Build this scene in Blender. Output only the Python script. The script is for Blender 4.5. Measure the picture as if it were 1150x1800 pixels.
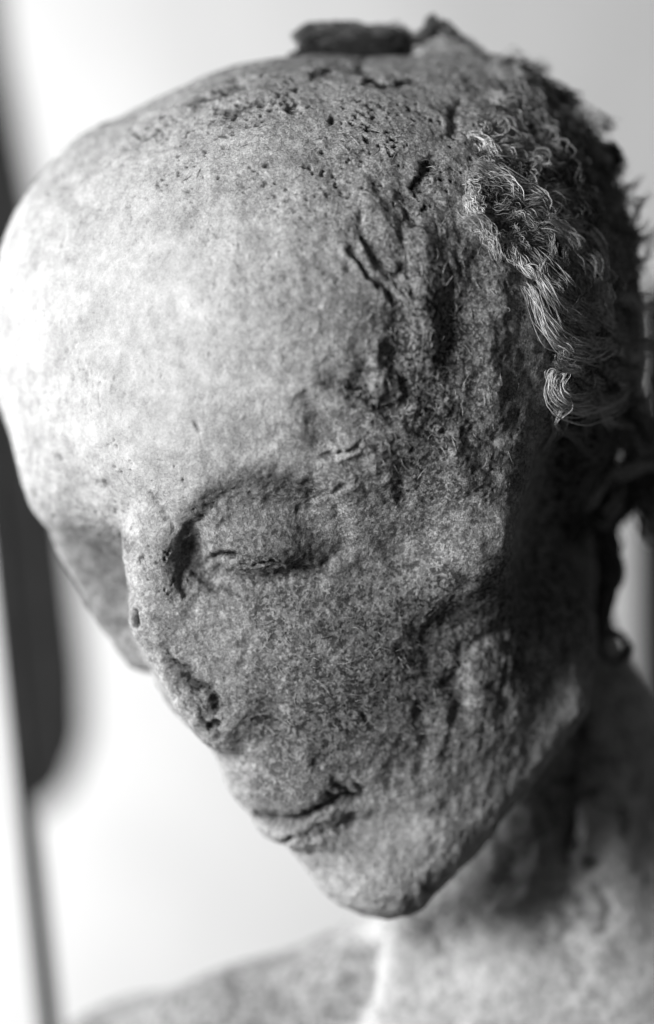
import bpy, math, random
import numpy as np
random.seed(7); rng = np.random.default_rng(7)
for o in list(bpy.data.objects): bpy.data.objects.remove(o)
scn = bpy.context.scene

# ---------------------------------------------------------------- scale and camera
S = 0.00015            # metres per unit; the frame is 1150 x 1800 units at the focus distance
D = 4500.0             # units from the lens to the plane d = 0
CU, CV = 575.0, 900.0
def P(u, v, d):        # place a point seen at (u, v), d units nearer than the focus plane
    k = (D - d) / D
    return np.array([(u - CU) * k, -d, (CV - v) * k])
cam_d = bpy.data.cameras.new('camera'); cam = bpy.data.objects.new('camera', cam_d)
scn.collection.objects.link(cam); scn.camera = cam
cam.location = (0, -D * S, 0); cam.rotation_euler = (math.radians(90), 0, 0)
cam_d.sensor_fit = 'VERTICAL'; cam_d.sensor_height = 24; cam_d.lens = 24 * D / 1800
cam_d.clip_start = 0.02; cam_d.clip_end = 20
cam_d.dof.use_dof = True; cam_d.dof.focus_distance = (D - 20) * S
cam_d.dof.aperture_fstop = 60 / (235 * S * 1000)

# ---------------------------------------------------------------- light
w = bpy.data.worlds.new('World'); scn.world = w; w.use_nodes = True
w.node_tree.nodes['Background'].inputs[0].default_value = (1, 1, 1, 1)
w.node_tree.nodes['Background'].inputs[1].default_value = 0.064
from mathutils import Vector
def area(name, loc, target, size, power, sy=None):
    l = bpy.data.lights.new(name, 'AREA'); l.energy = power; l.size = size
    if sy: l.shape = 'RECTANGLE'; l.size_y = sy
    o = bpy.data.objects.new(name, l); scn.collection.objects.link(o)
    o.location = loc
    o.rotation_euler = (Vector(target) - Vector(loc)).to_track_quat('-Z', 'Y').to_euler()
    return o
area('window_light', (-0.98, -0.66, 0.20), (0.0, 0.02, 0.0), 0.50, 32)
area('wall_light', (-1.0, 0.62, 0.0), (-0.45, 1.0, -0.05), 0.4, 34)
scn.view_settings.view_transform = 'Standard'; scn.view_settings.look = 'None'
scn.view_settings.exposure = 0; scn.view_settings.gamma = 1

# ---------------------------------------------------------------- noise
TB = rng.random((64, 64, 64)).astype(np.float32)
def vnoise(p, sc, off=0.0, aniso=None):
    q = p / sc + off + 1000.0
    i = np.floor(q).astype(np.int64); f = (q - i).astype(np.float32); f = f * f * f * (f * (f * 6 - 15) + 10)
    i0 = i & 63; i1 = (i + 1) & 63
    x0, y0, z0 = i0.T; x1, y1, z1 = i1.T; fx, fy, fz = f.T
    a = TB[x0, y0, z0] * (1 - fx) + TB[x1, y0, z0] * fx
    b = TB[x0, y1, z0] * (1 - fx) + TB[x1, y1, z0] * fx
    c = TB[x0, y0, z1] * (1 - fx) + TB[x1, y0, z1] * fx
    e = TB[x0, y1, z1] * (1 - fx) + TB[x1, y1, z1] * fx
    return ((a * (1 - fy) + b * fy) * (1 - fz) + (c * (1 - fy) + e * fy) * fz) * 2 - 1
def fbm(p, sc, octv=3, off=0.0):
    r = 0; a = 1.0; t = 0
    for k in range(octv):
        r = r + a * vnoise(p, sc / 2 ** k, off + 7.3 * k); t += a; a *= 0.5
    return r / t

# ---------------------------------------------------------------- signed distance sculpting
def rotm(rx, ry, rz):
    from mathutils import Euler
    return np.array(Euler((math.radians(rx), math.radians(ry), math.radians(rz))).to_matrix(), dtype=np.float32)
def ell(u, v, d, ru, rv, rd, roll=0, yaw=0):      # radii across, up, deep; roll turns it in the picture plane
    k = (D - d) / D
    return ('e', P(u, v, d).astype(np.float32), np.array([ru * k, rd, rv * k], dtype=np.float32), rotm(0, roll, 0) @ rotm(0, 0, yaw))
def cap(a, b, ra, rb):
    return ('c', P(*a).astype(np.float32), P(*b).astype(np.float32), ra, rb)
def dist(pr, p):
    if pr[0] == 'e':
        q = (p - pr[1]) @ pr[3]
        k0 = np.sqrt(((q / pr[2]) ** 2).sum(1)); k1 = np.sqrt(((q / pr[2] ** 2) ** 2).sum(1)) + 1e-9
        return k0 * (k0 - 1) / k1
    a, b, ra, rb = pr[1:]
    ab = b - a; t = np.clip(((p - a) @ ab) / (ab @ ab), 0, 1)
    return np.sqrt(((p - a - t[:, None] * ab) ** 2).sum(1)) - (ra + (rb - ra) * t)
def smin(a, b, k):
    h = np.clip(0.5 + 0.5 * (b - a) / k, 0, 1); return b * (1 - h) + a * h - k * h * (1 - h)
def field(ops, p):
    f = None
    for mode, pr, k in ops:
        g = dist(pr, p)
        if f is None: f = g
        elif mode == '+': f = smin(f, g, k)
        else: f = -smin(-f, g, k)
    return f
def surface_nets(ops, lo, hi, h):
    n = [int((hi[i] - lo[i]) / h) + 1 for i in range(3)]
    ax = [lo[i] + np.arange(n[i], dtype=np.float32) * h for i in range(3)]
    F = np.empty(n, dtype=np.float32)
    YY, ZZ = np.meshgrid(ax[1], ax[2], indexing='ij')
    step = 12
    for i in range(0, n[0], step):
        xs = ax[0][i:i + step]
        pts = np.empty((len(xs), n[1], n[2], 3), dtype=np.float32)
        pts[..., 0] = xs[:, None, None]; pts[..., 1] = YY; pts[..., 2] = ZZ
        F[i:i + step] = field(ops, pts.reshape(-1, 3)).reshape(len(xs), n[1], n[2])
    F[0] = F[-1] = 9; F[:, 0] = F[:, -1] = 9; F[:, :, 0] = F[:, :, -1] = 9
    neg = F < 0
    m = [k - 1 for k in n]
    cnt = np.zeros(m, dtype=np.float32); acc = np.zeros(m + [3], dtype=np.float32)
    for axis in range(3):
        o1, o2 = [a for a in range(3) if a != axis]
        for da in (0, 1):
            for db in (0, 1):
                s0 = [slice(0, m[a]) for a in range(3)]; s1 = list(s0)
                s0[o1] = slice(da, da + m[o1]); s0[o2] = slice(db, db + m[o2])
                s1[o1] = s0[o1]; s1[o2] = s0[o2]; s1[axis] = slice(1, 1 + m[axis])
                A = F[tuple(s0)]; B = F[tuple(s1)]
                c = (A < 0) != (B < 0)
                t = np.where(c, A / (A - B + 1e-12), 0)
                cnt += c
                acc[..., axis] += np.where(c, t, 0); acc[..., o1] += c * da; acc[..., o2] += c * db
    act = cnt > 0
    idx = -np.ones(m, dtype=np.int64); idx[act] = np.arange(act.sum())
    cell = np.argwhere(act).astype(np.float32)
    V = (cell + acc[act] / cnt[act][:, None]) * h + np.array(lo, dtype=np.float32)
    Q = []
    for axis in range(3):
        o1, o2 = [(1, 2), (2, 0), (0, 1)][axis]
        s0 = [slice(1, m[a]) for a in range(3)]; s0[axis] = slice(0, m[axis]); s1 = list(s0); s1[axis] = slice(1, 1 + m[axis])
        a = neg[tuple(s0)]; b = neg[tuple(s1)]
        for flip, msk in ((0, a & ~b), (1, ~a & b)):
            g = np.argwhere(msk)
            g = g + np.array([0 if k == axis else 1 for k in range(3)])
            def at(x, y):
                gg = g.copy(); gg[:, o1] -= x; gg[:, o2] -= y; return idx[gg[:, 0], gg[:, 1], gg[:, 2]]
            q = np.stack([at(0, 0), at(1, 0), at(1, 1), at(0, 1)], 1)
            Q.append(q[:, ::-1] if flip else q)
    return V, np.concatenate(Q)

def mesh_np(name, V, Q):
    me = bpy.data.meshes.new(name); n = Q.shape[1]
    me.vertices.add(len(V)); me.vertices.foreach_set('co', V.astype(np.float32).ravel())
    me.loops.add(Q.size); me.loops.foreach_set('vertex_index', Q.astype(np.int32).ravel())
    me.polygons.add(len(Q)); me.polygons.foreach_set('loop_start', np.arange(0, Q.size, n, dtype=np.int32))
    me.update(calc_edges=True); me.validate()
    return me
def subdivide(me, lv):
    o = bpy.data.objects.new('working', me); scn.collection.objects.link(o)
    md = o.modifiers.new('s', 'SUBSURF'); md.levels = lv; md.render_levels = lv
    dg = bpy.context.evaluated_depsgraph_get(); dg.update()
    r = bpy.data.meshes.new_from_object(o.evaluated_get(dg))
    bpy.data.objects.remove(o); return r
def co(me):
    a = np.empty(len(me.vertices) * 3, dtype=np.float32); me.vertices.foreach_get('co', a); return a.reshape(-1, 3)
def nor(me):
    a = np.empty(len(me.vertices) * 3, dtype=np.float32); me.vertex_normals.foreach_get('vector', a); return a.reshape(-1, 3)
def proj(V):
    k = D / (D + V[:, 1]); return CU + V[:, 0] * k, CV - V[:, 2] * k
def seg_dist(u, v, pts):      # distance to a polyline and how far along it
    best = np.full(len(u), 1e9, dtype=np.float32); along = np.zeros(len(u), dtype=np.float32); side = np.zeros(len(u), dtype=np.float32)
    n = len(pts) - 1
    for i in range(n):
        (ax, ay), (bx, by) = pts[i][:2], pts[i + 1][:2]
        dx, dy = bx - ax, by - ay; L = dx * dx + dy * dy + 1e-6
        t = np.clip(((u - ax) * dx + (v - ay) * dy) / L, 0, 1)
        d = np.hypot(u - ax - t * dx, v - ay - t * dy)
        m = d < best
        best[m] = d[m]; along[m] = (i + t[m]) / n
        side[m] = np.sign((u - ax) * dy - (v - ay) * dx)[m]
    return best, along, side
def G(u, v, cu, cv, ru, rv, rot=0):
    c, s = math.cos(math.radians(rot)), math.sin(math.radians(rot))
    x = (u - cu) * c + (v - cv) * s; y = -(u - cu) * s + (v - cv) * c
    return np.exp(-(x / ru) ** 2 - (y / rv) ** 2)
def sm(x, a, b):
    t = np.clip((x - a) / (b - a), 0, 1); return t * t * (3 - 2 * t)
def spline(pts, n):           # smooth curve through points, any dimension
    pts = np.array(pts, dtype=float); m = len(pts)
    out = []
    T = np.linspace(0, m - 1 - 1e-6, n)
    for t in T:
        i = int(t); f = t - i
        p0 = pts[max(i - 1, 0)]; p1 = pts[i]; p2 = pts[min(i + 1, m - 1)]; p3 = pts[min(i + 2, m - 1)]
        out.append(0.5 * (2 * p1 + (p2 - p0) * f + (2 * p0 - 5 * p1 + 4 * p2 - p3) * f * f + (3 * p1 - p0 - 3 * p2 + p3) * f ** 3))
    return np.array(out)

# ---------------------------------------------------------------- materials
def mat(name, base=0.5, rough=0.8):
    m = bpy.data.materials.new(name); m.use_nodes = True
    b = m.node_tree.nodes['Principled BSDF']
    b.inputs['Base Color'].default_value = (base, base, base, 1); b.inputs['Roughness'].default_value = rough
    b.inputs['Specular IOR Level'].default_value = 0.25
    return m, m.node_tree, b
def skin_material(name, dark, light, scale=1.0, bump=1.0):
    m, nt, b = mat(name, 0.5, 0.85)
    N = nt.nodes; L = nt.links.new
    tc = N.new('ShaderNodeTexCoord'); at = N.new('ShaderNodeAttribute'); at.attribute_name = 'stain_shade'
    mp = N.new('ShaderNodeMapping'); mp.inputs['Scale'].default_value = (1 / S,) * 3; L(tc.outputs['Object'], mp.inputs['Vector'])
    def noise(sc, det=4, rough=0.6, dis=0.0):
        n = N.new('ShaderNodeTexNoise'); n.inputs['Scale'].default_value = 1 / (sc * scale); n.inputs['Detail'].default_value = det
        n.inputs['Roughness'].default_value = rough; n.inputs['Distortion'].default_value = dis; L(mp.outputs[0], n.inputs['Vector']); return n
    def math_(op, a, bb, cl=False):
        n = N.new('ShaderNodeMath'); n.operation = op; n.use_clamp = cl
        for i, x in enumerate((a, bb)):
            if isinstance(x, (int, float)): n.inputs[i].default_value = x
            else: L(x, n.inputs[i])
        return n.outputs[0]
    def ramp(x, lo, hi, a=0.0, c=1.0):
        n = N.new('ShaderNodeMapRange'); n.inputs['From Min'].default_value = lo; n.inputs['From Max'].default_value = hi
        n.inputs['To Min'].default_value = a; n.inputs['To Max'].default_value = c; L(x, n.inputs['Value']); return n.outputs[0]
    gr = N.new('ShaderNodeAttribute'); gr.attribute_name = 'grain'; gr = gr.outputs['Fac']
    wp = noise(9, 3, 0.7); vm = N.new('ShaderNodeVectorMath'); vm.operation = 'MULTIPLY_ADD'
    L(wp.outputs['Color'], vm.inputs[0]); vm.inputs[1].default_value = (7 * scale,) * 3; L(mp.outputs[0], vm.inputs[2])
    def cells(sc):
        n = N.new('ShaderNodeTexVoronoi'); n.inputs['Scale'].default_value = 1 / (sc * scale); L(vm.outputs[0], n.inputs['Vector'])
        sp = N.new('ShaderNodeSeparateColor'); L(n.outputs['Color'], sp.inputs[0]); return sp.outputs[0]
    big = ramp(noise(60, 5, 0.65, 0.3).outputs[0], 0.35, 0.68)
    mid = ramp(noise(22, 6, 0.75, 0.0).outputs[0], 0.36, 0.66)
    c1 = cells(2.7); c2 = cells(5.2)
    fine = math_('ADD', math_('MULTIPLY', c1, 0.55), math_('MULTIPLY', c2, 0.45))
    spk = ramp(math_('ADD', math_('MULTIPLY', c2, 0.5), math_('MULTIPLY', noise(26, 4, 0.7).outputs[0], 0.9)), 0.68, 0.84)
    spk = math_('MULTIPLY', spk, gr, True)
    dv = math_('MULTIPLY', math_('SUBTRACT', fine, 0.5), math_('ADD', math_('MULTIPLY', gr, 0.85), 0.10))
    v = math_('ADD', math_('ADD', math_('MULTIPLY', big, 0.22), math_('MULTIPLY', math_('SUBTRACT', mid, 0.5), math_('ADD', 0.16, math_('MULTIPLY', gr, 0.28)))), math_('ADD', 0.31, dv))
    col = ramp(v, 0.15, 0.85, dark, light)
    # stain attribute: 0 clean, 1 black, from dirt, resin and painted shade alike; speckle grows with it
    st = at.outputs['Fac']
    col = math_('MULTIPLY', col, math_('SUBTRACT', 1.0, math_('MULTIPLY', spk, math_('ADD', math_('MULTIPLY', st, 0.9), 0.5), True)))
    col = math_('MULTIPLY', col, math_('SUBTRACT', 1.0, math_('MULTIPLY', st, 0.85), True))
    col = math_('MAXIMUM', col, 0.012)
    L(col, b.inputs['Base Color'])
    h = math_('ADD', math_('MULTIPLY', dv, 0.7), math_('MULTIPLY', mid, math_('ADD', 0.5, math_('MULTIPLY', gr, 1.8))))
    h = math_('SUBTRACT', h, math_('MULTIPLY', spk, 1.5))
    bp = N.new('ShaderNodeBump'); bp.inputs['Strength'].default_value = 1.0; bp.inputs['Distance'].default_value = S * bump
    L(h, bp.inputs['Height']); L(bp.outputs[0], b.inputs['Normal'])
    return m
M_skin = skin_material('parched_skin', 0.22, 0.70, 1.0, 1.4)
M_body = skin_material('body_skin', 0.42, 0.66, 2.0, 1.6)
M_ear = skin_material('ear_skin', 0.05, 0.16, 1.4, 1.4)

def finish(me, name, V, m, stain_shade=None, parent=None, grain=None):
    me.vertices.foreach_set('co', (V * S).astype(np.float32).ravel())
    if stain_shade is not None:
        a = me.attributes.new('stain_shade', 'FLOAT', 'POINT'); a.data.foreach_set('value', np.clip(stain_shade, 0, 1).astype(np.float32))
    a = me.attributes.new('grain', 'FLOAT', 'POINT'); a.data.foreach_set('value', (np.full(len(V), 0.7) if grain is None else grain).astype(np.float32))
    me.materials.append(m)
    me.polygons.foreach_set('use_smooth', np.ones(len(me.polygons), dtype=bool))
    me.update()
    me.name = name
    o = bpy.data.objects.new(name, me); scn.collection.objects.link(o)
    if parent: o.parent = parent
    return o
def tag(o, label=None, cat=None, group=None, kind=None):
    if label: o['label'] = label
    if cat: o['category'] = cat
    if group: o['group'] = group
    if kind: o['kind'] = kind

mummy = bpy.data.objects.new('mummy', None); scn.collection.objects.link(mummy)
tag(mummy, 'mummified head and shoulders with closed eye, parched speckled skin and matted curly hair', 'mummy')

# ---------------------------------------------------------------- head
head_ops = [
    ('+', ell(560, 612, -390, 562, 508, 520), 60),
    ('+', ell(790, 480, -430, 300, 385, 400), 60),
    ('+', ell(200, 560, -310, 196, 300, 220), 90),          # far frontal boss
    ('+', ell(165, 830, -260, 112, 112, 130), 80),           # far brow
    ('+', ell(420, 760, -150, 250, 150, 205), 90),
    ('+', ell(530, 1060, -240, 290, 300, 235, 0), 60),       # middle of the face
    ('+', cap((156, 950, -330), (262, 1132, -345), 66, 58), 40),          # far cheek
    ('+', ell(640, 1230, -300, 250, 260, 230), 60),
    ('+', ell(810, 840, -150, 128, 250, 150, -10), 70),      # temple and cheekbone
    ('+', cap((915, 600, -130), (895, 850, -90), 42, 40), 60),
    ('+', cap((895, 850, -90), (830, 965, -60), 38, 38), 40),
    ('+', cap((830, 965, -62), (700, 1070, -85), 38, 44), 70),
    ('+', ell(520, 1335, -220, 135, 120, 150), 50),          # muzzle
    ('+', ell(540, 1462, -218, 96, 34, 100, 12), 22),        # lower lip
    ('+', ell(615, 1485, -262, 95, 70, 110), 40),
    ('+', ell(668, 1530, -262, 96, 82, 130), 50),           # chin
    ('+', cap((684, 1538, -320), (870, 1322, -325), 58, 62), 60),
    ('+', cap((870, 1322, -315), (950, 1180, -325), 62, 66), 60),
    ('+', ell(790, 1270, -330, 150, 180, 195), 70),
    ('+', ell(885, 1215, -325, 105, 120, 160), 60),
    ('+', ell(900, 1120, -370, 145, 190, 160), 60),
    ('-', ell(992, 915, -80, 82, 180, 150, 10), 40),       # hollow behind the cheekbone
    ('+', cap((720, 1562, -212), (1000, 1236, -250), 34, 34), 60),
    ('+', ell(742, 1425, -320, 108, 108, 172), 70),
    ('+', ell(810, 1150, -275, 130, 150, 178), 70),
    ('-', ell(478, 962, 96, 135, 104, 92, -8), 50),          # eye socket
    ('+', ell(472, 946, -42, 116, 80, 84, 0), 22),           # sunken lid over the eyeball
    ('+', cap((250, 945, -75), (268, 1085, -68), 30, 30), 40),
    ('+', cap((268, 1085, -68), (345, 1225, -80), 28, 28), 40),
    ('+', cap((345, 1225, -80), (385, 1290, -100), 28, 20), 30),
    ('+', ell(284, 985, -84, 58, 95, 80), 30),
    ('+', ell(330, 1090, -120, 80, 120, 90), 50),            # flattened side of the nose
    ('+', ell(400, 1200, -130, 80, 120, 95), 50),
    ('+', cap((298, 915, -40), (368, 864, 0), 32, 34), 60),  # brow ridge
    ('+', cap((368, 864, 0), (455, 818, 14), 34, 34), 60),
    ('+', cap((455, 818, 14), (590, 828, 14), 34, 30), 70),
    ('+', cap((735, 450, 66), (745, 640, 44), 26, 26), 50),  # temple folds
    ('+', ell(545, 540, 52, 130, 150, 60), 90),
    ]
V, Q = surface_nets(head_ops, (-700, -260, -800), (720, 960, 960), 11.0)
me = subdivide(mesh_np('head', V, Q), 2)
V = co(me); N_ = nor(me)
u, v = proj(V); d = -V[:, 1]
front = sm(-N_[:, 1], -0.15, 0.25)          # strokes only mark the side they were cut on
wob = vnoise(V, 26, 3.1); wob2 = vnoise(V, 26, 9.7); wb3 = vnoise(V, 9, 5.5); wb4 = vnoise(V, 9, 15.5)
uu = u + wob * 7 + wb3 * 4; vv = v + wob2 * 7 + wb4 * 4
disp = np.zeros(len(V), dtype=np.float32); stain_shade = np.zeros(len(V), dtype=np.float32)
def stroke(pts, wd, depth, st=0.0, taper=True, rim=0.0, raw=False):
    global disp, stain_shade
    pts = spline(pts, max(6, len(pts) * 5))
    lo = pts.min(0) - wd * 5; hi = pts.max(0) + wd * 5
    m = np.where((u > lo[0]) & (u < hi[0]) & (v > lo[1]) & (v < hi[1]) & (front > 0.01))[0]
    if not len(m): return
    a, b = (u[m], v[m]) if raw else (uu[m], vv[m])
    ds, al, sd = seg_dist(a, b, pts)
    tp = np.clip(np.minimum(al, 1 - al) * 6, 0, 1) ** 0.7 if taper else 1.0
    g = np.exp(-(ds / wd) ** 2) * tp * front[m]
    disp[m] -= depth * g
    if rim: disp[m] += rim * np.exp(-((ds - wd * 1.9) / wd) ** 2) * tp * front[m]
    stain_shade[m] = np.maximum(stain_shade[m], st * g)  # st darkens along the groove: painted crease shade as well as dirt
hairy = sm(u + 0.25 * (v - 300) * 0, 800, 960) * sm(v, 980, 800)
top = sm(v + 0.12 * u, 330, 150)
temple = np.exp(-((u - 760) / 170) ** 2 - ((v - 650) / 330) ** 2)
lower = sm(v, 900, 1150)
# broad relief
disp += fbm(V, 170, 2, 1.0) * 9 + fbm(V, 55, 2, 2.0) * (2.5 + 5 * temple + 3 * hairy)
smooth_fore = np.clip(1.15 * G(u, v, 200, 580, 290, 330), 0, 1)
rough_amt = np.clip(1.0 - 0.75 * smooth_fore, 0.2, 1)
disp += fbm(V, 22, 3, 4.0) * rough_amt * (2.2 + 2.4 * temple + 1.2 * lower)
disp += vnoise(V, 7.5, 6.0) * rough_amt * 0.4
# wrinkles that follow the skin: noise stretched along a direction
def stretched(sx, sy, ang, off):
    c, s = math.cos(math.radians(ang)), math.sin(math.radians(ang))
    q = np.stack([((V[:, 0]) * c - V[:, 2] * -s) / sx, V[:, 1] / 40, (V[:, 0] * -s * -1 + V[:, 2] * c) / sy], 1)
    q[:, 0] = (V[:, 0] * c + -V[:, 2] * s) / sx; q[:, 2] = (-V[:, 0] * s + -V[:, 2] * c) / sy
    return vnoise(q, 1.0, off)
disp -= np.maximum(0, stretched(60, 9, 80, 3.3) - 0.15) * 5.5 * G(u, v, 760, 520, 130, 210)
disp -= np.maximum(0, stretched(70, 9, 30, 8.3) - 0.15) * 6 * G(u, v, 760, 780, 170, 130)
disp -= np.maximum(0, stretched(90, 8, 8, 5.3) - 0.2) * 6 * G(u, v, 600, 1180, 260, 110)
disp -= np.maximum(0, stretched(80, 10, 96, 6.3) - 0.15) * 3.5 * G(u, v, 850, 1250, 130, 160)
disp -= np.maximum(0, stretched(90, 12, -18, 2.3) - 0.25) * 7 * G(u, v, 420, 190, 260, 90, -20)
# pits
pn = 0.6 * vnoise(V, 9, 21.0) + 0.6 * vnoise(V, 5, 22.0); pm = np.clip(top * 1.0 + 0.9 * G(u, v, 480, 260, 260, 90, -12) + 0.8 * G(u, v, 250, 900, 120, 170) + 0.6 * G(u, v, 800, 300, 200, 200) + 0.35, 0, 1)
pit = sm(pn + vnoise(V, 60, 2.2) * 0.45, 0.52, 0.85) * pm * front
disp -= pit * 4.5; stain_shade = np.maximum(stain_shade, pit * 0.8)
# creases and hollows, cut and with their shade painted in
stroke([(322, 1020), (326, 965), (355, 905), (405, 866), (470, 852), (535, 860), (570, 880)], 30, 9, 0.75)  # shadow crescent of the brow, painted as well as cut
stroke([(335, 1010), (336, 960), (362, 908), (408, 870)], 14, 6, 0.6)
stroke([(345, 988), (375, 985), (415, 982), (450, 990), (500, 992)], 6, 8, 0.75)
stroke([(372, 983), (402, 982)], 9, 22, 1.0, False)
stroke([(340, 1000), (400, 1012), (470, 1020), (540, 1012), (590, 985)], 15, 11, 0.66)  # shade under the lid painted along its crease
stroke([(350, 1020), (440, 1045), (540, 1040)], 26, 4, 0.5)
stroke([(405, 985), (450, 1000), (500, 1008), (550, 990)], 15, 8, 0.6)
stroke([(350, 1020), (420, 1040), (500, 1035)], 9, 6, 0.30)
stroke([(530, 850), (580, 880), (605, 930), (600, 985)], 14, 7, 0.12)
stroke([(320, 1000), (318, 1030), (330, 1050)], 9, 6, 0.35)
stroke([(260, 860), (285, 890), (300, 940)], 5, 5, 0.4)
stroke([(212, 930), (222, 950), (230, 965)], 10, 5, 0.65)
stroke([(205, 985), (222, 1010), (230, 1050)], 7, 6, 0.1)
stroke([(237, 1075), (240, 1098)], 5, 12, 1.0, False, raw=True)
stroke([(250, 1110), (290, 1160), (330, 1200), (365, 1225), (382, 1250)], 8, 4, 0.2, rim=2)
stroke([(280, 1128), (310, 1165), (342, 1200), (372, 1222), (388, 1256)], 10, 9, 0.95)  # nostril slit blackened, its cavity darkness is painted
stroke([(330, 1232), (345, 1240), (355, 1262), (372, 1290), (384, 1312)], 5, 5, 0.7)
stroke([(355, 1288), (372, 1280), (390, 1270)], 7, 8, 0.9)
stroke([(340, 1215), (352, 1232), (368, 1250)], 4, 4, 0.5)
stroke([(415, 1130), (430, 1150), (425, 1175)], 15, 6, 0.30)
# brow, temple
stroke([(612, 430), (632, 455), (655, 485), (690, 520), (712, 545)], 6, 6, 0.45, rim=4)
for q, wd_ in (([(735, 400), (745, 480), (738, 560), (752, 660)], 22), ([(640, 700), (690, 688), (745, 725)], 18), ([(590, 775), (650, 790), (700, 850)], 18), ([(862, 430), (872, 520), (862, 640), (880, 760)], 26), ([(665, 600), (672, 650), (655, 690)], 16), ([(600, 300), (650, 350), (690, 430)], 22), ([(790, 700), (800, 790), (840, 860)], 22)):
    stroke(q, wd_, -9, 0)
stroke([(700, 540), (712, 580), (695, 620), (655, 655), (620, 685)], 24, 8, 0.25)  # curved shadow of the temple groove painted in with the cut
stroke([(560, 640), (590, 680), (625, 690), (660, 680)], 15, 5, 0.35)
stroke([(620, 690), (618, 686)], 12, 8, 0.6, False)
stroke([(530, 690), (560, 740), (575, 800)], 20, 7, 0.25)
stroke([(630, 380), (650, 440), (690, 475), (715, 465)], 9, 6, 0.4)
stroke([(700, 330), (720, 370), (735, 400)], 11, 6, 0.4)
stroke([(738, 325), (752, 300), (760, 292)], 13, 9, 0.85, False)
stroke([(790, 250), (800, 210), (805, 180)], 12, 7, 0.35)
stroke([(800, 500), (810, 570), (800, 640), (810, 700)], 30, 9, 0.28)
stroke([(640, 700), (700, 740), (760, 760), (830, 780)], 9, 8, 0.25)
stroke([(690, 640), (720, 690), (700, 720), (650, 715)], 8, 8, 0.3)
stroke([(560, 800), (600, 795), (640, 780)], 6, 6, 0.15, rim=4)
stroke([(700, 850), (720, 870), (700, 880)], 10, 7, 0.35)
stroke([(620, 850), (560, 885), (520, 900)], 10, 5, 0.15)
# top of the forehead
for q in ([(330, 190), (370, 172), (412, 150), (425, 138)], [(360, 180), (400, 162), (440, 152)], [(230, 232), (262, 236), (285, 226)], [(375, 196), (430, 190), (470, 176)],
          [(500, 200), (515, 190), (522, 180)], [(578, 200), (588, 222)], [(640, 140), (690, 150), (740, 140)], [(430, 200), (395, 205)], [(545, 130), (600, 118), (650, 122)]):
    stroke(q, 6, 8, 0.75)
stroke([(560, 260), (600, 300), (600, 350)], 26, 5, 0.22)
# mouth
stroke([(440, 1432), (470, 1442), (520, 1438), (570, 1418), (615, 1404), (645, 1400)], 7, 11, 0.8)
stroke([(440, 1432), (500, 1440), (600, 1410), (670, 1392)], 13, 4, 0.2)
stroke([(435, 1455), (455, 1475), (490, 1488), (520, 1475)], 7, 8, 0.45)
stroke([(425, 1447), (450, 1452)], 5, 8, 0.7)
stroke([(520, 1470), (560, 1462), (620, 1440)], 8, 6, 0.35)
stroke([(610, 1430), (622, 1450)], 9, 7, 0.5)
stroke([(712, 1290), (702, 1340), (680, 1390)], 24, 6, 0.35)  # fold beside the mouth, its soft shade in the colour
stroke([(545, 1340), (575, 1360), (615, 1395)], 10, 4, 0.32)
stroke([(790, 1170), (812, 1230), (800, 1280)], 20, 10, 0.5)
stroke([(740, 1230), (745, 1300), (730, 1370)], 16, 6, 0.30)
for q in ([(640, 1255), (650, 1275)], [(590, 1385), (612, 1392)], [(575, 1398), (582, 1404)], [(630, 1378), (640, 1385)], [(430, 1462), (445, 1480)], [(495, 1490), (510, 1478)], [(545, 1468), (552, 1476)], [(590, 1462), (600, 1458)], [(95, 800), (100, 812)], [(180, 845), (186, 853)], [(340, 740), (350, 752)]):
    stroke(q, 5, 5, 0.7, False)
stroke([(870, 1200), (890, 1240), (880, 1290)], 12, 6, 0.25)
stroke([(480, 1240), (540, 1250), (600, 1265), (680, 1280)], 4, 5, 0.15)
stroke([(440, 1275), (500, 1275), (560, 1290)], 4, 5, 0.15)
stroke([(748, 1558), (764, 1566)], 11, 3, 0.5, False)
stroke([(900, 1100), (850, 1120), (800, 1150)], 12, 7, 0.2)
# blotchy dirt, then darker areas, some of them painted shade
bl = fbm(V, 42, 4, 31.0)
bm_ = sm(bl + 0.35 * fbm(V, 12, 3, 35.0), -0.02, 0.40)
stain_shade = np.maximum(stain_shade, bm_ * (0.06 + 0.55 * G(u, v, 600, 710, 95, 110) + 0.35 * G(u, v, 610, 330, 80, 120) + 0.45 * G(u, v, 760, 560, 80, 170) + 0.38 * G(u, v, 620, 1200, 250, 130) + 0.45 * G(u, v, 440, 960, 150, 110) + 0.35 * G(u, v, 800, 800, 120, 140)))
stain_shade = np.maximum(stain_shade, 0.60 * G(u, v, 455, 965, 155, 110) + 0.46 * G(u, v, 760, 650, 130, 300))  # shade painted into the socket to deepen it; temple darkened too
stain_shade = np.maximum(stain_shade, 0.5 * sm(u + 0.35 * (v - 950), 880, 960) * sm(v, 700, 860) * sm(v, 1180, 1020))  # shade of the hollow behind the cheekbone, painted into the skin
stain_shade = np.maximum(stain_shade, (0.30 + 0.35 * bl) * sm(u, 790, 930) * sm(v, 560, 300))
stain_shade = np.maximum(stain_shade, sm(u, 930, 1000) * 0.75 * sm(v, 1100, 900))
stain_shade = np.maximum(stain_shade, sm(v, 120, 60) * 0.4)
stain_shade = np.maximum(stain_shade, (0.50 + 0.30 * bl) * sm(v, 880, 1080) * sm(v + 0.45 * (u - 500), 1500, 1330) * sm(u, 380, 480))
stain_shade = np.maximum(stain_shade, sm(u, 250, 215) * sm(v, 905, 930) * (0.28 + 0.4 * bl + 0.25 * G(u, v, 190, 950, 60, 50)))  # far cheek darker, most around the far socket
stain_shade *= (1 - 0.5 * smooth_fore)
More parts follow.
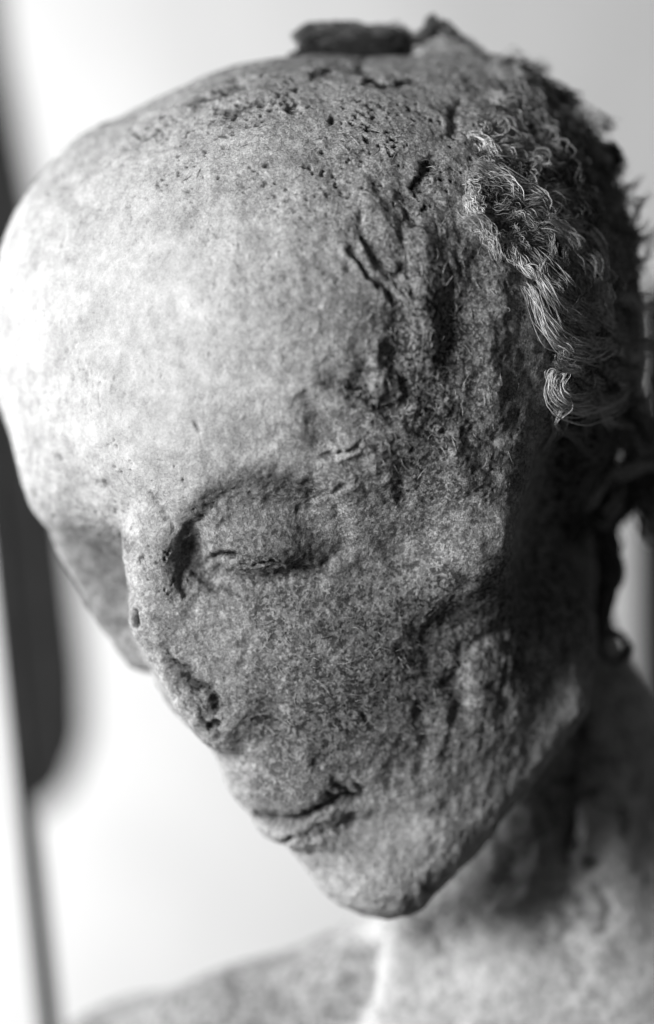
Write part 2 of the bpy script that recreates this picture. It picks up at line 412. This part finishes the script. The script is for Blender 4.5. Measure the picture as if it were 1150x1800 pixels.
# paler patches on lid, cheek and scalp
stain_shade -= 0.25 * sm(fbm(V, 12, 3, 41.0), 0.1, 0.5) * (G(u, v, 490, 950, 45, 35) + G(u, v, 470, 1090, 60, 30) + G(u, v, 840, 270, 60, 60))
V = V + N_ * disp[:, None]
grain = np.clip(0.80 + 0.45 * temple - 0.85 * smooth_fore - 0.3 * sm(v, 1350, 1500), 0.08, 1.2)
head = finish(me, 'head', V, M_skin, stain_shade, mummy, grain)

# ---------------------------------------------------------------- neck, chest and shoulders
body_ops = [
    ('+', cap((960, 950, -640), (1000, 1330, -600), 115, 125), 60),
    ('+', cap((1000, 1330, -600), (930, 1700, -620), 125, 200), 90),
    ('+', ell(960, 1800, -640, 420, 320, 290), 120),
    ('+', ell(580, 2010, -700, 440, 345, 250), 120),
    ('+', cap((1050, 1200, -560), (1060, 1640, -460), 60, 90), 45),    # neck cords
    ('+', cap((955, 1330, -640), (900, 1680, -500), 50, 95), 70),
    ('+', cap((702, 1630, -500), (690, 1900, -440), 30, 46), 60),
    ('+', cap((1040, 1230, -640), (1250, 1640, -640), 70, 190), 90),
    ('+', ell(1120, 1840, -620, 330, 340, 260), 90),
    ('+', ell(350, 2020, -850, 360, 280, 260), 90),
]
V, Q = surface_nets(body_ops, (-700, -100, -1500), (1150, 1250, 200), 18.0)
me = subdivide(mesh_np('shoulders', V, Q), 2)
V = co(me); N_ = nor(me); u, v = proj(V); front = sm(-N_[:, 1], -0.15, 0.25)
wob = vnoise(V, 26, 3.1); wob2 = vnoise(V, 26, 9.7); uu = u + wob * 8; vv = v + wob2 * 8
disp = fbm(V, 150, 2, 12.0) * 9 + fbm(V, 26, 3, 14.0) * 2.2 * sm(v, 1900, 1500)
stain_shade = np.zeros(len(V), dtype=np.float32)
stroke([(1025, 1240), (1012, 1330), (1000, 1430), (990, 1530)], 15, 12, 0.85)
stroke([(1000, 1540), (985, 1590), (1000, 1640)], 12, 8, 0.35)
stroke([(1045, 1550), (1062, 1590), (1055, 1640)], 12, 6, 0.55)
stroke([(970, 1640), (1010, 1680), (1020, 1730)], 14, 6, 0.35)
stroke([(765, 1615), (860, 1545), (950, 1440), (1015, 1310)], 55, 16, 0.6, False)  # shadow of the jaw painted across the neck, with a shallow groove
stroke([(755, 1600), (768, 1640), (772, 1670)], 11, 7, 0.5)
stroke([(640, 1650), (635, 1710), (605, 1800)], 24, 34, 0.35)
stroke([(1085, 1220), (1105, 1290), (1130, 1350)], 10, 9, 0.3)
bl = fbm(V, 34, 4, 33.0)
stain_shade = np.maximum(stain_shade, sm(bl, 0.12, 0.42) * (0.5 * G(u, v, 1040, 1560, 90, 150) + 0.5 * G(u, v, 1050, 1380, 90, 140) + 0.08))
stain_shade = np.maximum(stain_shade, 0.3 * sm(v, 1480, 1180))  # neck shade under the head, painted darker towards the top
stain_shade = np.maximum(stain_shade, 0.42 * sm(u, 680, 560))  # far shoulder darker towards the left
V = V + N_ * disp[:, None]
finish(me, 'shoulders', V, M_body, stain_shade, mummy)

# ---------------------------------------------------------------- strands
def tubes(list_of_paths, radii, sides=3):
    VV = []; QQ = []; base = 0
    for path, r in zip(list_of_paths, radii):
        n = len(path); t = np.gradient(path, axis=0); t /= np.linalg.norm(t, axis=1)[:, None] + 1e-9
        ref = np.array([0.3, -0.9, 0.2]); a = np.cross(t, ref); a /= np.linalg.norm(a, axis=1)[:, None] + 1e-9
        b = np.cross(t, a)
        rr = r * np.clip(np.minimum(np.arange(n), np.arange(n)[::-1]) / (0.25 * n) + 0.35, 0, 1)
        for k in range(sides):
            an = 2 * math.pi * k / sides
            VV.append(path + (a * math.cos(an) + b * math.sin(an)) * rr[:, None])
        i = np.arange(n - 1)
        for k in range(sides):
            k2 = (k + 1) % sides
            QQ.append(np.stack([base + k * n + i, base + k * n + i + 1, base + k2 * n + i + 1, base + k2 * n + i], 1))
        base += sides * n
    return np.concatenate(VV), np.concatenate(QQ)
def hair_mat(name, lo, hi):
    m, nt, b = mat(name, 0.4, 0.6); N = nt.nodes; L = nt.links.new
    tc = N.new('ShaderNodeTexCoord'); n = N.new('ShaderNodeTexNoise'); n.inputs['Scale'].default_value = 1 / (7 * S); n.inputs['Detail'].default_value = 3
    r = N.new('ShaderNodeMapRange'); r.inputs['From Min'].default_value = 0.3; r.inputs['From Max'].default_value = 0.7
    r.inputs['To Min'].default_value = lo; r.inputs['To Max'].default_value = hi
    L(tc.outputs['Object'], n.inputs['Vector']); L(n.outputs[0], r.inputs['Value']); L(r.outputs[0], b.inputs['Base Color'])
    b.inputs['Specular IOR Level'].default_value = 0.1; b.inputs['Roughness'].default_value = 0.9
    return m
H_pale = hair_mat('pale_hair', 0.42, 0.8); H_mid = hair_mat('grey_hair', 0.16, 0.55); H_black = hair_mat('crown_hair', 0.012, 0.05); H_dark = hair_mat('dark_hair', 0.03, 0.17)
matted = []
def lock(name, pts, width, n, m, r=1.3, frizz=3.0, ends=0.6, wave=0.0, wl=12.5, collect=False, label=None, parent=mummy, npts=26):
    g = spline([P(*p) for p in pts], npts)
    t = np.gradient(g, axis=0); t /= np.linalg.norm(t, axis=1)[:, None] + 1e-9
    a = np.cross(t, np.array([0, -1.0, 0.05])); a /= np.linalg.norm(a, axis=1)[:, None] + 1e-9
    b = np.cross(t, a)
    if wave:
        Lg = np.linalg.norm(np.diff(g, axis=0), axis=1).sum(); q = np.linspace(0, Lg, npts); p0 = rng.random() * 6.28
        g = g + a * (wave * np.sin(q / wl + p0))[:, None] + b * (wave * 0.7 * np.sin(q / 10 + p0 * 2))[:, None]
    paths = []; rad = []; s = np.linspace(0, 1, npts)
    for i in range(n):
        x = rng.normal() * 0.55; y = rng.normal() * 0.35
        prof = (ends + (1 - ends) * np.sin(np.pi * np.clip(s * 0.9 + 0.05, 0, 1)) ** 0.7)
        ph = rng.random(4) * 6.28; fr = rng.uniform(0.6, 1.6, 2)
        ox = width * x * prof + frizz * np.sin(fr[0] * s * 9 + ph[0]) + frizz * 0.4 * np.sin(s * 24 + ph[1])
        oy = width * y * prof + frizz * np.sin(fr[1] * s * 9 + ph[2])
        k0 = int(rng.uniform(0, 0.2) * npts); k1 = npts - int(rng.uniform(0, 0.25) * npts)
        pth = g + a * ox[:, None] + b * oy[:, None]
        paths.append(pth[k0:k1]); rad.append(r * rng.uniform(0.6, 1.3))
    VV, QQ = tubes(paths, rad)
    if collect: matted.append((VV, QQ, m)); return
    me = mesh_np(name, VV * S, QQ); me.materials.append(m)
    me.polygons.foreach_set('use_smooth', np.ones(len(me.polygons), dtype=bool))
    o = bpy.data.objects.new(name, me); scn.collection.objects.link(o); o.parent = parent
    if label: o['label'] = label
    return o
def surf_d(uq, vq):      # depth of the head surface under a point of the hair, by casting on the finished mesh
    a = Vector(cam.location); b = Vector(P(uq, vq, 0) * S) - a
    ok, loc, nn, ix = head.ray_cast(a, b.normalized())
    return -loc.y / S if ok else None
bpy.context.view_layer.update()
def dd(pts, lift):
    out = []; last = -250
    for q in pts:
        s = surf_d(q[0], q[1])
        if s is not None: last = s
        out.append((q[0], q[1], last + (q[2] if len(q) > 2 else lift)))
    return out
hero = [  # bright curls beside the temple
    ([(955, 385), (1000, 395), (1040, 425), (1058, 480), (1050, 545), (1075, 578), (1108, 585)], 14, 46, H_pale, 26),
    ([(1000, 380), (1045, 400), (1070, 450), (1075, 520)], 12, 26, H_mid, 16),
    ([(905, 425), (918, 465), (945, 490), (975, 485)], 6, 26, H_pale, 14),
    ([(930, 440), (965, 490), (1005, 540), (1050, 560)], 20, 46, H_mid, 12),
    ([(925, 500), (960, 560), (1000, 605), (1045, 615), (1068, 590)], 17, 50, H_pale, 18),
    ([(945, 540), (985, 600), (1025, 622), (1055, 612)], 11, 28, H_pale, 16),
    ([(975, 500), (1005, 540), (1050, 550), (1075, 590)], 10, 26, H_mid, 20),
    ([(985, 655), (985, 690), (1020, 712), (1065, 708), (1095, 675)], 18, 54, H_pale, 20),
    ([(975, 632), (1010, 655), (1050, 668), (1090, 660)], 8, 30, H_pale, 14),
    ([(990, 640), (1040, 630), (1085, 650), (1105, 690)], 12, 26, H_mid, 10),
    ([(985, 655), (975, 665), (985, 700), (1000, 715)], 8, 20, H_pale, 18),
    ([(820, 235), (855, 262), (880, 290)], 9, 24, H_pale, 8),
    ([(950, 395), (1000, 410), (1035, 450), (1045, 500)], 12, 30, H_pale, 30),
    ([(1040, 420), (1062, 470), (1062, 530), (1080, 580)], 8, 30, H_pale, 34),
    ([(940, 470), (980, 530), (1020, 570), (1055, 575)], 9, 30, H_pale, 24),
    ([(1080, 480), (1105, 540), (1100, 600)], 10, 26, H_mid, 10),
    ([(830, 290), (880, 300), (930, 330), (985, 330)], 12, 36, H_mid, 9),
    ([(930, 288), (960, 285), (985, 300)], 8, 26, H_pale, 12),
    ([(840, 255), (900, 262), (960, 275), (1010, 310)], 14, 36, H_mid, 10),
    ([(825, 335), (870, 340), (930, 352), (1000, 350), (1050, 340)], 10, 32, H_mid, 10),
    ([(900, 360), (960, 345), (1020, 352), (1060, 380)], 10, 28, H_pale, 13),
    ([(890, 385), (940, 370), (990, 375), (1030, 400)], 9, 26, H_mid, 12),
    ([(905, 395), (900, 440), (915, 470)], 6, 18, H_pale, 10),
    ([(1000, 420), (1010, 460), (1035, 500), (1050, 540)], 10, 26, H_mid, 14),
    ([(960, 410), (975, 450), (1010, 480), (1040, 520)], 10, 26, H_mid, 11),
]
for pts, wd, n, m, lift in hero:
    lock('hair_lock', dd(pts, lift), wd * 1.1, int(n * 1.3), m, 0.9, 4.5, wave=4.5, wl=26)
for k in range(95):   # short wispy locks combed back above the temple
    cu = rng.uniform(810, 1010); cv = rng.uniform(200, 410) + 0.1 * (cu - 900); ang = 0.25 + rng.normal() * 0.35; cur = rng.normal() * 0.9; L_ = rng.uniform(45, 110)
    if cu + 0.8 * cv < 1010: continue
    pts = []; x, y = cu, cv
    for j in range(4):
        pts.append((x, y)); x += math.cos(ang) * L_ / 3; y += math.sin(ang) * L_ / 3; ang += cur / 2
    q = rng.random(); lock('hair_lock', dd(pts, 6 + 8 * rng.random()), rng.uniform(7, 15), 30, H_pale if q < 0.35 else H_mid if q < 0.8 else H_dark, 0.85, 4.5, npts=18, wave=4)
for k in range(60):   # loose curls hanging over the bright ones
    cu = rng.uniform(960, 1085); cv = rng.uniform(330, 700); ang = 1.0 + rng.normal() * 0.5; cur = -1.6 + rng.normal() * 0.8; L_ = rng.uniform(70, 150)
    pts = []; x, y = cu, cv
    for j in range(5):
        pts.append((x, y)); x += math.cos(ang) * L_ / 4; y += math.sin(ang) * L_ / 4; ang += cur / 4
    q = rng.random(); lock('hair_lock', dd(pts, 10 + 18 * rng.random()), rng.uniform(4, 10), 16, H_pale if q < 0.4 else H_mid, 0.85, 6, npts=24, wave=5)
for pts in ([(1060, 380, -230), (1095, 450, -240), (1100, 520, -240), (1085, 580, -240)], [(1075, 340, -260), (1100, 420, -270), (1108, 500, -270), (1110, 600, -270)], [(1050, 270, -260), (1078, 268, -260), (1085, 290, -260)],
            [(1040, 250, -240), (1070, 330, -250), (1085, 400, -250)], [(1020, 230, -260), (1050, 300, -260), (1060, 370, -250)]):
    lock('hair_lock', pts, 17, 44, H_mid if rng.random() < 0.5 else H_dark, 1.6, 6)
# matted darker locks over the back of the scalp
for k in range(120):
    a = rng.random(); cu = 800 + 330 * a + rng.normal() * 12
    cv = 60 + 780 * rng.random() ** 1.1
    edge = 560 + 565 * math.sqrt(max(0, 1 - ((cv - 590) / 540) ** 2)) if cv < 600 else 1120
    if cu > edge - 8 or (cu < 900 and cv > 330) or cu < 820 + max(0, cv - 250) * 0.50 or 240 < cv < 420: continue
    ang = math.atan2(cv - 590, cu - 560) + math.pi / 2 + rng.normal() * 0.35
    L_ = rng.uniform(70, 150); cur = rng.normal() * 0.9
    pts = []; x, y = cu, cv
    for j in range(5):
        pts.append((x, y)); x += math.cos(ang) * L_ / 4; y += math.sin(ang) * L_ / 4; ang += cur / 3
    if min(q[0] - 0.5 * max(0, q[1] - 250) for q in pts) < 800: continue
    lock('hair_lock', dd(pts, 8 + 6 * rng.random()), rng.uniform(10, 20), 26, H_dark if rng.random() < 0.62 else H_mid, 1.2, 6, npts=16, wave=4, collect=True)
for k in range(150):
    th = rng.uniform(-1.35, -0.02); rr = rng.uniform(0.80, 0.99)
    x = 790 + 300 * rr * math.cos(th); y = 480 + 385 * rr * math.sin(th); ang = th + math.pi / 2 + rng.normal() * 0.3; cur = 0.5 + rng.normal() * 0.5; L_ = rng.uniform(60, 120)
    pts = []
    for j in range(4):
        pts.append((x, y)); x += math.cos(ang) * L_ / 3; y += math.sin(ang) * L_ / 3; ang += cur / 3
    if min((q[0] - 790) ** 2 / 300 ** 2 + (q[1] - 480) ** 2 / 385 ** 2 for q in pts) < 0.45: continue
    lock('hair_lock', dd(pts, 5 + 6 * rng.random()), rng.uniform(12, 22), 44, H_mid if rng.random() < 0.6 else H_dark, 0.9, 6, npts=16, wave=5, collect=True)
VV = np.concatenate([q[0] for q in matted]); off = np.cumsum([0] + [len(q[0]) for q in matted])
QQ = np.concatenate([q[1] + off[i] for i, q in enumerate(matted)])
me = mesh_np('matted_hair', VV * S, QQ); me.materials.append(H_mid); me.materials.append(H_dark)
me.polygons.foreach_set('material_index', np.concatenate([np.full(len(q[1]), int(q[2] is H_dark), dtype=np.int32) for q in matted]))
me.polygons.foreach_set('use_smooth', np.ones(len(me.polygons), dtype=bool))
o = bpy.data.objects.new('matted_hair', me); scn.collection.objects.link(o); o.parent = mummy; o['kind'] = 'stuff'
# dark hanging mass beside the ear
for k in range(46):
    cu = rng.uniform(985, 1150); cv = rng.uniform(640, 860); ang = rng.uniform(0.6, 2.2); cur = rng.normal() * 1.1; L_ = rng.uniform(90, 170)
    pts = []; x, y = cu, cv; dz = -rng.uniform(300, 520)
    for j in range(5):
        pts.append((x, y, dz)); x += math.cos(ang) * L_ / 4; y += math.sin(ang) * L_ / 4; ang += cur / 3; dz += rng.normal() * 12
    lock('hair_lock', pts, rng.uniform(14, 26), 26, H_dark if rng.random() < 0.75 else H_mid, 2.2, 6, npts=16)
for pts in ([(1030, 900, -300), (1060, 850, -290), (1110, 825, -300), (1170, 815, -330)], [(1060, 930, -330), (1085, 880, -320), (1080, 840, -320), (1040, 800, -300)],
            [(1100, 640, -320), (1130, 740, -330), (1120, 850, -340)]):
    lock('hair_lock', pts, 10, 30, H_mid, 2.4, 5)
# flattened tufts on the crown
for pts, wd, m in (
    ([(500, 112), (540, 92), (610, 98), (680, 92), (728, 62)], 10, H_black), ([(520, 74), (580, 68), (650, 80), (722, 62)], 7, H_black),
    ([(600, 88), (650, 94), (700, 82), (728, 58)], 20, H_black), ([(620, 74), (670, 70), (722, 64)], 20, H_black), ([(640, 84), (690, 84), (724, 70)], 14, H_black),
    ([(512, 60), (560, 44), (620, 44), (700, 56)], 4, H_dark), ([(560, 78), (600, 60), (670, 52), (735, 64)], 9, H_dark),
    ([(725, 70), (755, 52), (764, 34), (770, 30)], 9, H_dark), ([(764, 32), (790, 52), (830, 84), (880, 120)], 9, H_dark),
    ([(740, 85), (790, 84), (840, 104), (900, 150)], 16, H_mid), ([(800, 75), (850, 105), (900, 140), (950, 190)], 12, H_dark),
    ([(330, 172), (380, 150), (425, 132)], 5, H_mid), ([(900, 135), (960, 180), (1010, 240), (1030, 290)], 14, H_dark)):
    g = [(q[0], q[1] + 6, -330) for q in pts]
    lock('hair_tuft', g, wd * 1.1, 26 if wd <= 3 else 90, m, 1.2, 7, ends=0.5, wave=2)
# fine loose fibres lying on the scalp and cheek
paths = []; rad = []
for k in range(420):
    z = rng.random()
    if z < 0.35: cu, cv, ang = rng.uniform(300, 850), rng.uniform(100, 330), rng.normal() * 0.5 - 0.35
    elif z < 0.75: cu, cv, ang = rng.normal(760, 80), rng.uniform(330, 820), 1.3 + rng.normal() * 0.5
    else: cu, cv, ang = rng.uniform(450, 850), rng.uniform(1080, 1300), 0.15 + rng.normal() * 0.5
    s0 = surf_d(cu, cv)
    if s0 is None: continue
    L_ = rng.uniform(10, 30); e = (cu + math.cos(ang) * L_, cv + math.sin(ang) * L_); s1 = surf_d(*e)
    if s1 is None or abs(s1 - s0) > 22: continue
    md = ((cu + e[0]) / 2 + rng.normal() * 3, (cv + e[1]) / 2 + rng.normal() * 3)
    paths.append(spline([P(cu, cv, s0 - 1), P(md[0], md[1], (s0 + s1) / 2 + 3), P(e[0], e[1], s1 + 1)], 6)); rad.append(rng.uniform(0.4, 0.7))
VV, QQ = tubes(paths, rad)
me = mesh_np('loose_fibres', VV * S, QQ); me.materials.append(H_mid)
o = bpy.data.objects.new('loose_fibres', me); scn.collection.objects.link(o); o.parent = mummy; o['kind'] = 'stuff'

# ---------------------------------------------------------------- ear with a stretched, looped lobe
ear_ops = [('+', cap((1060, 900, -430), (1075, 1010, -420), 26, 22), 10), ('+', cap((1075, 1010, -420), (1050, 1110, -410), 22, 20), 16)]
ring = [(1050 + 30 + 24 * math.cos(t), 1138 + 26 * math.sin(t)) for t in np.linspace(0, 2 * math.pi, 13)]
for a, b in zip(ring[:-1], ring[1:]): ear_ops.append(('+', cap((*a, -420), (*b, -420), 7.5, 7.5), 5))
V, Q = surface_nets(ear_ops, (430, 340, -340), (640, 520, 60), 5.0)
me = subdivide(mesh_np('ear', V, Q), 1); V = co(me); N_ = nor(me)
V = V + N_ * (fbm(V, 30, 3, 3.0) * 7)[:, None]
finish(me, 'ear', V, M_ear, np.zeros(len(V)), mummy)['label'] = 'dark shrivelled ear with a looped lobe behind the jaw'

# ---------------------------------------------------------------- background
def box(name, m, u0, v0, u1, v1, d, thick, slant=0.0, kind=None, bevel=6):
    pts = [(u0, v0), (u1, v0), (u1 + slant, v1), (u0 + slant, v1)]
    return prism(name, m, pts, d, thick, bevel)
def prism(name, m, pts, d, thick, bevel=6):
    import bmesh
    bm = bmesh.new()
    f = [bm.verts.new(P(q[0], q[1], d) * S) for q in pts]
    off = Vector((0, thick * S, 0)); b = [bm.verts.new(x.co + off) for x in f]
    bm.faces.new(f); bm.faces.new(b[::-1]); n = len(f)
    for i in range(n): bm.faces.new([f[i], b[i], b[(i + 1) % n], f[(i + 1) % n]])
    bmesh.ops.recalc_face_normals(bm, faces=bm.faces)
    bmesh.ops.bevel(bm, geom=list(bm.edges), offset=bevel * S, segments=2, affect='EDGES')
    me = bpy.data.meshes.new(name); bm.to_mesh(me); bm.free(); me.materials.append(m)
    o = bpy.data.objects.new(name, me); scn.collection.objects.link(o); return o
def rough_mat(name, lo, hi, sc):
    m, nt, b = mat(name, 0.5, 0.9); N = nt.nodes; L = nt.links.new
    tc = N.new('ShaderNodeTexCoord'); n = N.new('ShaderNodeTexNoise'); n.inputs['Scale'].default_value = 1 / (sc * S); n.inputs['Detail'].default_value = 5
    r = N.new('ShaderNodeMapRange'); r.inputs['From Min'].default_value = 0.3; r.inputs['From Max'].default_value = 0.7
    r.inputs['To Min'].default_value = lo; r.inputs['To Max'].default_value = hi
    L(tc.outputs['Object'], n.inputs['Vector']); L(n.outputs[0], r.inputs['Value']); L(r.outputs[0], b.inputs['Base Color'])
    return m
M_wall = rough_mat('white_plaster', 0.44, 0.49, 400)
M_dark = rough_mat('dark_paint', 0.016, 0.03, 80)
wall = prism('wall', M_wall, [(-4000, -2600), (5000, -2600), (5000, 4400), (-4000, 4400)], -6500, 200, 10); tag(wall, kind='structure')
board = prism('display_board', M_dark, [(-180, -300), (-48, -300), (14, 100), (72, 400), (118, 900), (150, 1180), (152, 1300), (118, 1390), (38, 1455), (10, 1150), (-80, 300)], -3300, 60, 10)
tag(board, 'broad dark board standing out of focus behind the forehead', 'board')
bar = prism('case_frame', M_dark, [(-175, -500), (-140, -500), (112, 1900), (77, 1900)], -1300, 60, 6)
tag(bar, 'thin dark slanting frame bar left of the face', 'frame')
post = prism('post', M_dark, [(1118, 500), (1260, 500), (1300, 1420), (1124, 1420)], -1900, 60, 10)
tag(post, 'dark out of focus post at the right edge behind the ear', 'post')
